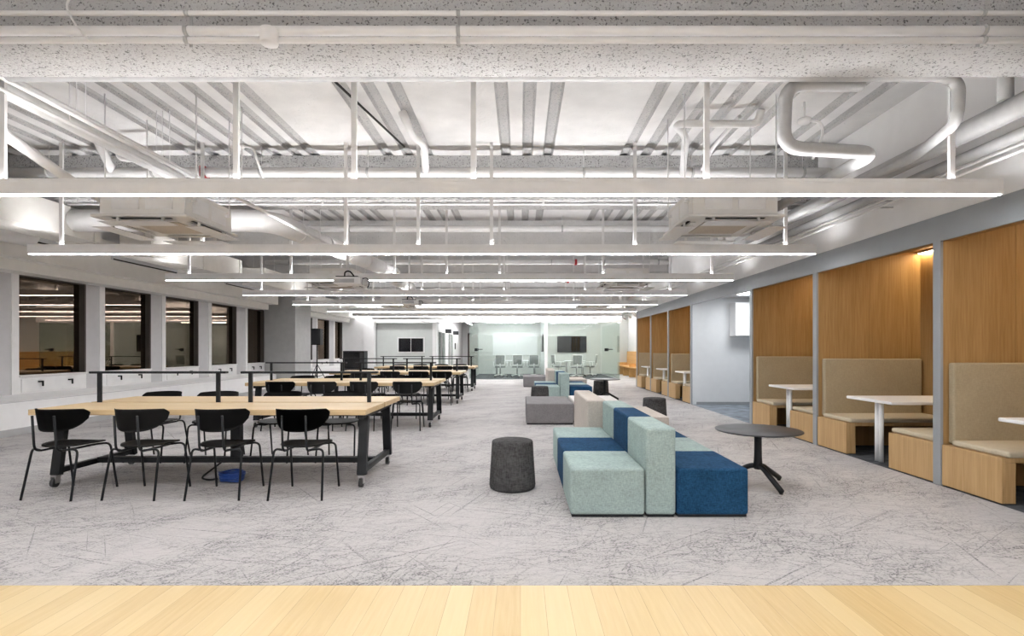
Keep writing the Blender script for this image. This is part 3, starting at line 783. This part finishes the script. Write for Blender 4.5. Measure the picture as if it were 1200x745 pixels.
# ------------------------------------------------------------------ modular seating
def block(name, lab, m, x0, x1, y0, y1, z, group='modular sofa blocks', bev=.022):
    cx, cy = (x0+x1)/2, (y0+y1)/2; hx, hy = (x1-x0)/2-.003, (y1-y0)/2-.003
    t = thing(name, lab, 'sofa block', (cx, cy, 0), 0, group)
    MB().box(-hx, hx, -hy, hy, .019, z, bevel=bev, seg=4).build('cushion', m, t)
    MB().box(-hx+.012, hx-.012, -hy+.014, hy-.014, 0, .020).build('plinth', M_black, t)
    return t
def cluster(y, which, cols_l, cols_b, cols_r):
    p = .716
    cn = {'teal': M_teal, 'navy': M_blue_f}
    pos = ['front', 'middle', 'rear']
    for k in range(3):
        a, b = y+p*k, y+p*(k+1)
        block('seat_block', f'low {cols_l[k]} seat block on table side of {which} sofa group, {pos[k]} one', cn[cols_l[k]], .375, .949, a, b, .371)
        block('back_block', f'tall {cols_b[k]} back block in {which} sofa group, {pos[k]} one', cn[cols_b[k]], .95, 1.183, a, b, .678)
        block('seat_block', f'low {cols_r[k]} seat block on booth side of {which} sofa group, {pos[k]} one', cn[cols_r[k]], 1.184, 1.735, a, b, .371)
    e = y+p*3
    block('back_block', f'tall long beige back block behind {which} teal and navy group', M_beige, .775, 1.01, e+.03, e+1.53, .678)
    block('seat_block', f'low beige seat block on booth side of {which} beige back', M_beige, 1.02, 1.99, e+.9, e+2.2, .371)
    block('ottoman', f'wide dark grey ottoman block beyond the {which} beige back', M_gfab, .09, .90, e+2.76, e+4.15, .355)
cluster(4.01, 'front', ('teal', 'navy', 'teal'), ('teal', 'navy', 'teal'), ('navy', 'teal', 'navy'))
block('ottoman', 'pale grey ottoman block beside the front dark grey ottoman', M_pale, .92, 1.74, 8.95, 10.3, .371)
cluster(12.75, 'rear', ('teal', 'navy', 'teal'), ('teal', 'navy', 'teal'), ('navy', 'teal', 'navy'))
def pouf(x, y, lab):
    o = MB().lathe([(0, 0), (.190, 0), (.207, .012), (.213, .035), (.209, .10), (.199, .25), (.190, .405), (.188, .427), (.183, .436), (.172, .440), (0, .442)], 48).build('pouf', M_felt, loc=(x, y, 0))
    return tag(o, lab, 'stool', 'charcoal felt poufs')
pouf(-.075, 4.88, 'charcoal felt pouf alone on the carpet beside front seating')
pouf(2.29, 9.05, 'charcoal felt pouf beyond the beige seat near the booths')
pouf(.435, 11.9, 'charcoal felt pouf between front ottoman and rear teal seat')
pouf(2.12, 13.95, 'charcoal felt pouf beside the rear round table')
def round_table(x, y, angs, lab):
    t = thing('round_table', lab, 'table', (x, y, 0), 0, 'black round side tables')
    MB().lathe([(0, .502), (.372, .505), (.384, .512), (.384, .518), (.378, .522), (0, .522)], 64).build('tabletop', M_char, t)
    MB().lathe([(0, .15), (.036, .15), (.044, .18), (.038, .22), (.034, .28), (.033, .46), (.045, .50), (.07, .503), (0, .503)], 24).build('stem', M_black, t)
    for a in angs:
        c, s = math.cos(a), math.sin(a)
        l = MB().tube([(0, 0, .185), (.07*c, .07*s, .175), (.34*c, .34*s, .024)], [.024], 10, True, .05).build('leg', M_black, t)
        MB().lathe([(0, 0), (.016, 0), (.016, .012), (0, .012)], 12, Matrix.Translation((.332*c, .332*s, 0))).build('glide', M_rubber, l)
round_table(2.235, 4.98, [math.radians(a) for a in (-80, 32, 150)], 'black round side table beside the front navy seat')
round_table(2.12, 13.3, [math.radians(a) for a in (-20, 100, 220)], 'black round side table in the rear seating group')

# ------------------------------------------------------------------ far equipment
t = thing('loudspeaker', 'black loudspeaker on tripod stand beside the grey column', 'speaker', (-7.0, 18.2, 1.41))
MB().box(-.16, .16, -.15, .15, 0, .56, bevel=.02, seg=2).build('cabinet', M_black, t)
MB().box(-.14, .14, -.158, -.149, .03, .53, bevel=.003).build('grille', M_char, t)
t = thing('speaker_stand', 'black tripod stand carrying the loudspeaker', 'stand', (-7.0, 18.2, 0))
MB().tube([(0, 0, .25), (0, 0, 1.41)], .02, 12).build('pole', M_black, t)
for k in range(3):
    a = PI/2+2*PI*k/3+.6
    MB().tube([(0, 0, .75), (.42*math.cos(a), .42*math.sin(a), .012)], .013, 8).tube([(0, 0, .32), (.21*math.cos(a), .21*math.sin(a), .38)], .009, 8).build('leg', M_black, t)
t = thing('av_cabinet', 'black equipment cabinet with screen against far white wall', 'cabinet', (-6.0, 19.0, 0))
MB().box(-.38, .38, 0, .45, .05, 1.2, bevel=.008).build('body', M_black, t)
MB().box(-.34, .20, -.012, -.001, .62, 1.15, bevel=.003).build('screen', M_screen, t)
MB().box(-.34, .20, -.012, -.001, .10, .58, bevel=.003).build('door', M_char, t)
MB().box(.23, .34, -.012, -.001, .10, 1.15, bevel=.003).build('side_panel', M_char, t)
for xx in (-.3, .3): MB().box(xx-.03, xx+.03, .05, .4, 0, .05).build('foot', M_rubber, t)
def tv(x0, x1, z0, z1, y, lab, fr, two=True):
    t = thing('wall_screen', lab, 'television', (x0, y, z0)); W, Hh = x1-x0, z1-z0
    MB().box(0, W, -.07, -.0, 0, Hh, bevel=.008).build('casing', fr, t)
    MB().box(.05, W-.05, -.076, -.069, .045, Hh-.045).build('screen', M_screen, t)
    return t
t = tv(-5.50, -4.30, 1.10, 1.79, 23.72, 'wall screen with pale frame on the grey-green wall', M_plast)
MB().box(.59, .61, -.08, -.075, .045, .645).build('divider', M_plast, t)
t = tv(1.86, 3.34, 1.10, 1.92, 26.8, 'large black wall screen inside the glass meeting room', M_black)
# screen on the dividing wall seen edge-on
t = thing('wall_screen', 'black screen seen edge-on on the glass rooms\' dividing wall', 'television', (1.02, 23.3, 1.15))
MB().box(-.07, 0, 0, 1.3, 0, .75, bevel=.008).build('casing', M_black, t)
MB().box(-.076, -.07, .04, 1.26, .04, .71).build('screen', M_screen, t)
tag(MB().box(-1.4, .85, 26.765, 26.798, .95, 2.1, bevel=.004).build('whiteboard', M_tablew), 'white writing board on back wall of left glass room', 'whiteboard')
def task_chair():
    t = thing('task_chair', '', 'chair')
    MB().box(-.24, .24, -.23, .24, .44, .50, bevel=.025, seg=3).build('seat', M_mesh, t)
    bk = MB()
    bk.tube([(-.20, -.26, .56), (-.22, -.30, 1.0), (.22, -.30, 1.0), (.20, -.26, .56), (-.20, -.26, .56)], .022, 8, True, .06)
    bk = bk.build('back_frame', M_plast, t)
    MB().prism([(-.262, .56), (-.252, .56), (-.292, .99), (-.302, .99)], 'x', -.205, .205).build('back_mesh', M_mesh, bk)
    MB().tube([(0, -.05, .42), (0, -.25, .45), (0, -.28, .62)], .025, 8, True, .06).build('back_support', M_plast, t)
    for s in (-1, 1): MB().tube([(s*.22, -.05, .46), (s*.30, -.05, .5), (s*.30, -.04, .66)], .018, 8, True, .05).box(s*.30-.04, s*.30+.04, -.14, .12, .66, .69, bevel=.01).build('armrest', M_plast, t)
    MB().tube([(0, 0, .10), (0, 0, .44)], .03, 10).build('gas_column', M_metalgrey, t)
    b = MB()
    for k in range(5): b.tube([(0, 0, .13), (.30*math.cos(1.2566*k), .30*math.sin(1.2566*k), .085)], .022, 8)
    b.build('star_base', M_plast, t)
    for k in range(5):
        c, s = .30*math.cos(1.2566*k), .30*math.sin(1.2566*k)
        MB().tube([(c-.02, s, .035), (c+.02, s, .035)], .032, 10).build('castor', M_rubber, t)
    return t
tc = task_chair()
spots = [(-.90, 23.6, 0, 'white-framed mesh task chair in left glass room, nearest the door'), (-.15, 23.6, .05, 'white-framed mesh task chair in left glass room, middle of three'),
         (.60, 23.6, -.03, 'white-framed mesh task chair in left glass room, beside dividing wall'),
         (1.75, 24.3, -1.2, 'mesh task chair at the meeting table, beside dividing wall'), (2.45, 23.2, .05, 'mesh task chair at the meeting table with back to camera'),
         (3.2, 24.3, 1.25, 'mesh task chair at the meeting table, beside the glass side')]
for k, (x, y, rz, lab) in enumerate(spots):
    if k == 0: tc.location = (x, y, .006); tc.rotation_euler.z = rz; tc['label'] = lab; tc['group'] = 'task chairs in the glass rooms'
    else: dup(tc, (x, y, .006), rz, lab, 'task chairs in the glass rooms')
for (x0, x1, y, lab) in ((-1.2, .75, 24.4, 'white meeting table behind the three task chairs'), (2.05, 2.95, 24.0, 'small white meeting table in right glass room')):
    t = thing('meeting_table', lab, 'table', (x0, y, .006))
    W = x1-x0; Dp = .8
    MB().box(0, W, 0, Dp, .70, .73, bevel=.006).build('tabletop', M_tablew, t)
    for xx in (.08, W-.08):
        for yy in (.08, Dp-.08): MB().tube([(xx, yy, 0), (xx, yy, .70)], .022, 10).build('leg', M_metalgrey, t)
# rows of linear lights added to brighten the glass rooms
for x, nm in ((-.5, 'left'), (2.6, 'right')):
    for y, pos in ((22.9, 'nearest the glass'), (24.3, 'in the middle'), (25.7, 'by the back wall')):
        t = thing('fill_light', f'added linear fill light inside the {nm} glass room, {pos}', 'ceiling light', (x, y, 2.55), 0, 'added linear lights in the glass rooms')
        MB().box(-1.1, 1.1, -.05, .05, 0, .07, bevel=.003).tube([(-.8, 0, .07), (-.8, 0, .2)], .008, 6).tube([(.8, 0, .07), (.8, 0, .2)], .008, 6).build('housing', M_white, t)
        MB().box(-1.08, 1.08, -.042, .042, -.012, -.0005).build('diffuser', M_glow_room, t)
t = thing('fill_light', 'added linear fill light above the far glazed corridor doors', 'ceiling light', (-2.9, 24.5, 2.7))  # added lamp to brighten the white corridor wall
MB().box(-.04, .04, 0, 7, 0, .07, bevel=.003).tube([(0, 1, .07), (0, 1, 1.14)], .008, 6).tube([(0, 6, .07), (0, 6, 1.14)], .008, 6).build('housing', M_white, t)
MB().box(-.032, .032, .02, 6.98, -.006, -.0005).build('diffuser', M_glow_far, t)
t = thing('fill_light', 'added linear fill light in the far corridor beside the honey wood benches', 'ceiling light', (4.75, 23.5, 3.0))  # added lamp to light up the corridor past the glass side wall
MB().box(-.04, .04, 0, 9, 0, .07, bevel=.003).tube([(0, 1, .07), (0, 1, .84)], .008, 6).tube([(0, 8, .07), (0, 8, .84)], .008, 6).build('housing', M_white, t)
MB().box(-.032, .032, .02, 8.98, -.006, -.0005).build('diffuser', M_glow_dn, t)

# slim wash lights along the far end
for x0, x1, lab in ((-7.4, -4.0, 'slim wash light before the far wall with the grey-green panel'), (-3.3, .9, 'slim wash light before the left glass room'), (1.0, 4.1, 'slim wash light before the right glass room')):
    y = 22.9 if x0 < -4 else 21.4
    t = thing('wash_light', lab, 'ceiling light', (x0, y, 2.86), 0, 'slim wash lights at the far end')
    W = x1-x0
    MB().box(0, W, -.05, .03, .045, .075, bevel=.003).box(0, W, -.05, -.04, 0, .045).build('housing', M_white, t)
    MB().bar((.02, -.004, .02), (W-.02, -.004, .02), .04, .012, (0, .7, .7)).build('diffuser', M_glow_far, t)
    for xx in (.3, W/2, W-.3): MB().tube([(xx, 0, .075), (xx, 0, ZD-2.86)], .008, 6).build('hanger', M_pipe, t)
# added unseen wash lights: bounce frontal fill off the wall behind the camera
for k, (x0, x1) in enumerate(((-7.6, -4.2), (-4.0, -.6), (-.4, 3.0))):
    t = thing('wash_light', ('added fill light at the wall behind the camera, window end', 'added fill light at the wall behind the camera, middle one', 'added fill light at the wall behind the camera, booth end')[k], 'ceiling light', (x0, -3.3, 2.86), 0, 'added fill lights behind the camera')
    W = x1-x0
    MB().box(0, W, -.03, .05, .045, .075, bevel=.003).box(0, W, .04, .05, -.05, .045).build('housing', M_white, t)
    MB().bar((.02, .004, .0), (W-.02, .004, .0), .05, .012, (0, -.7, .7)).build('diffuser', M_glow_fill, t)
    for xx in (.3, W/2, W-.3): MB().tube([(xx, 0, .075), (xx, 0, ZD-2.86)], .008, 6).build('hanger', M_pipe, t)
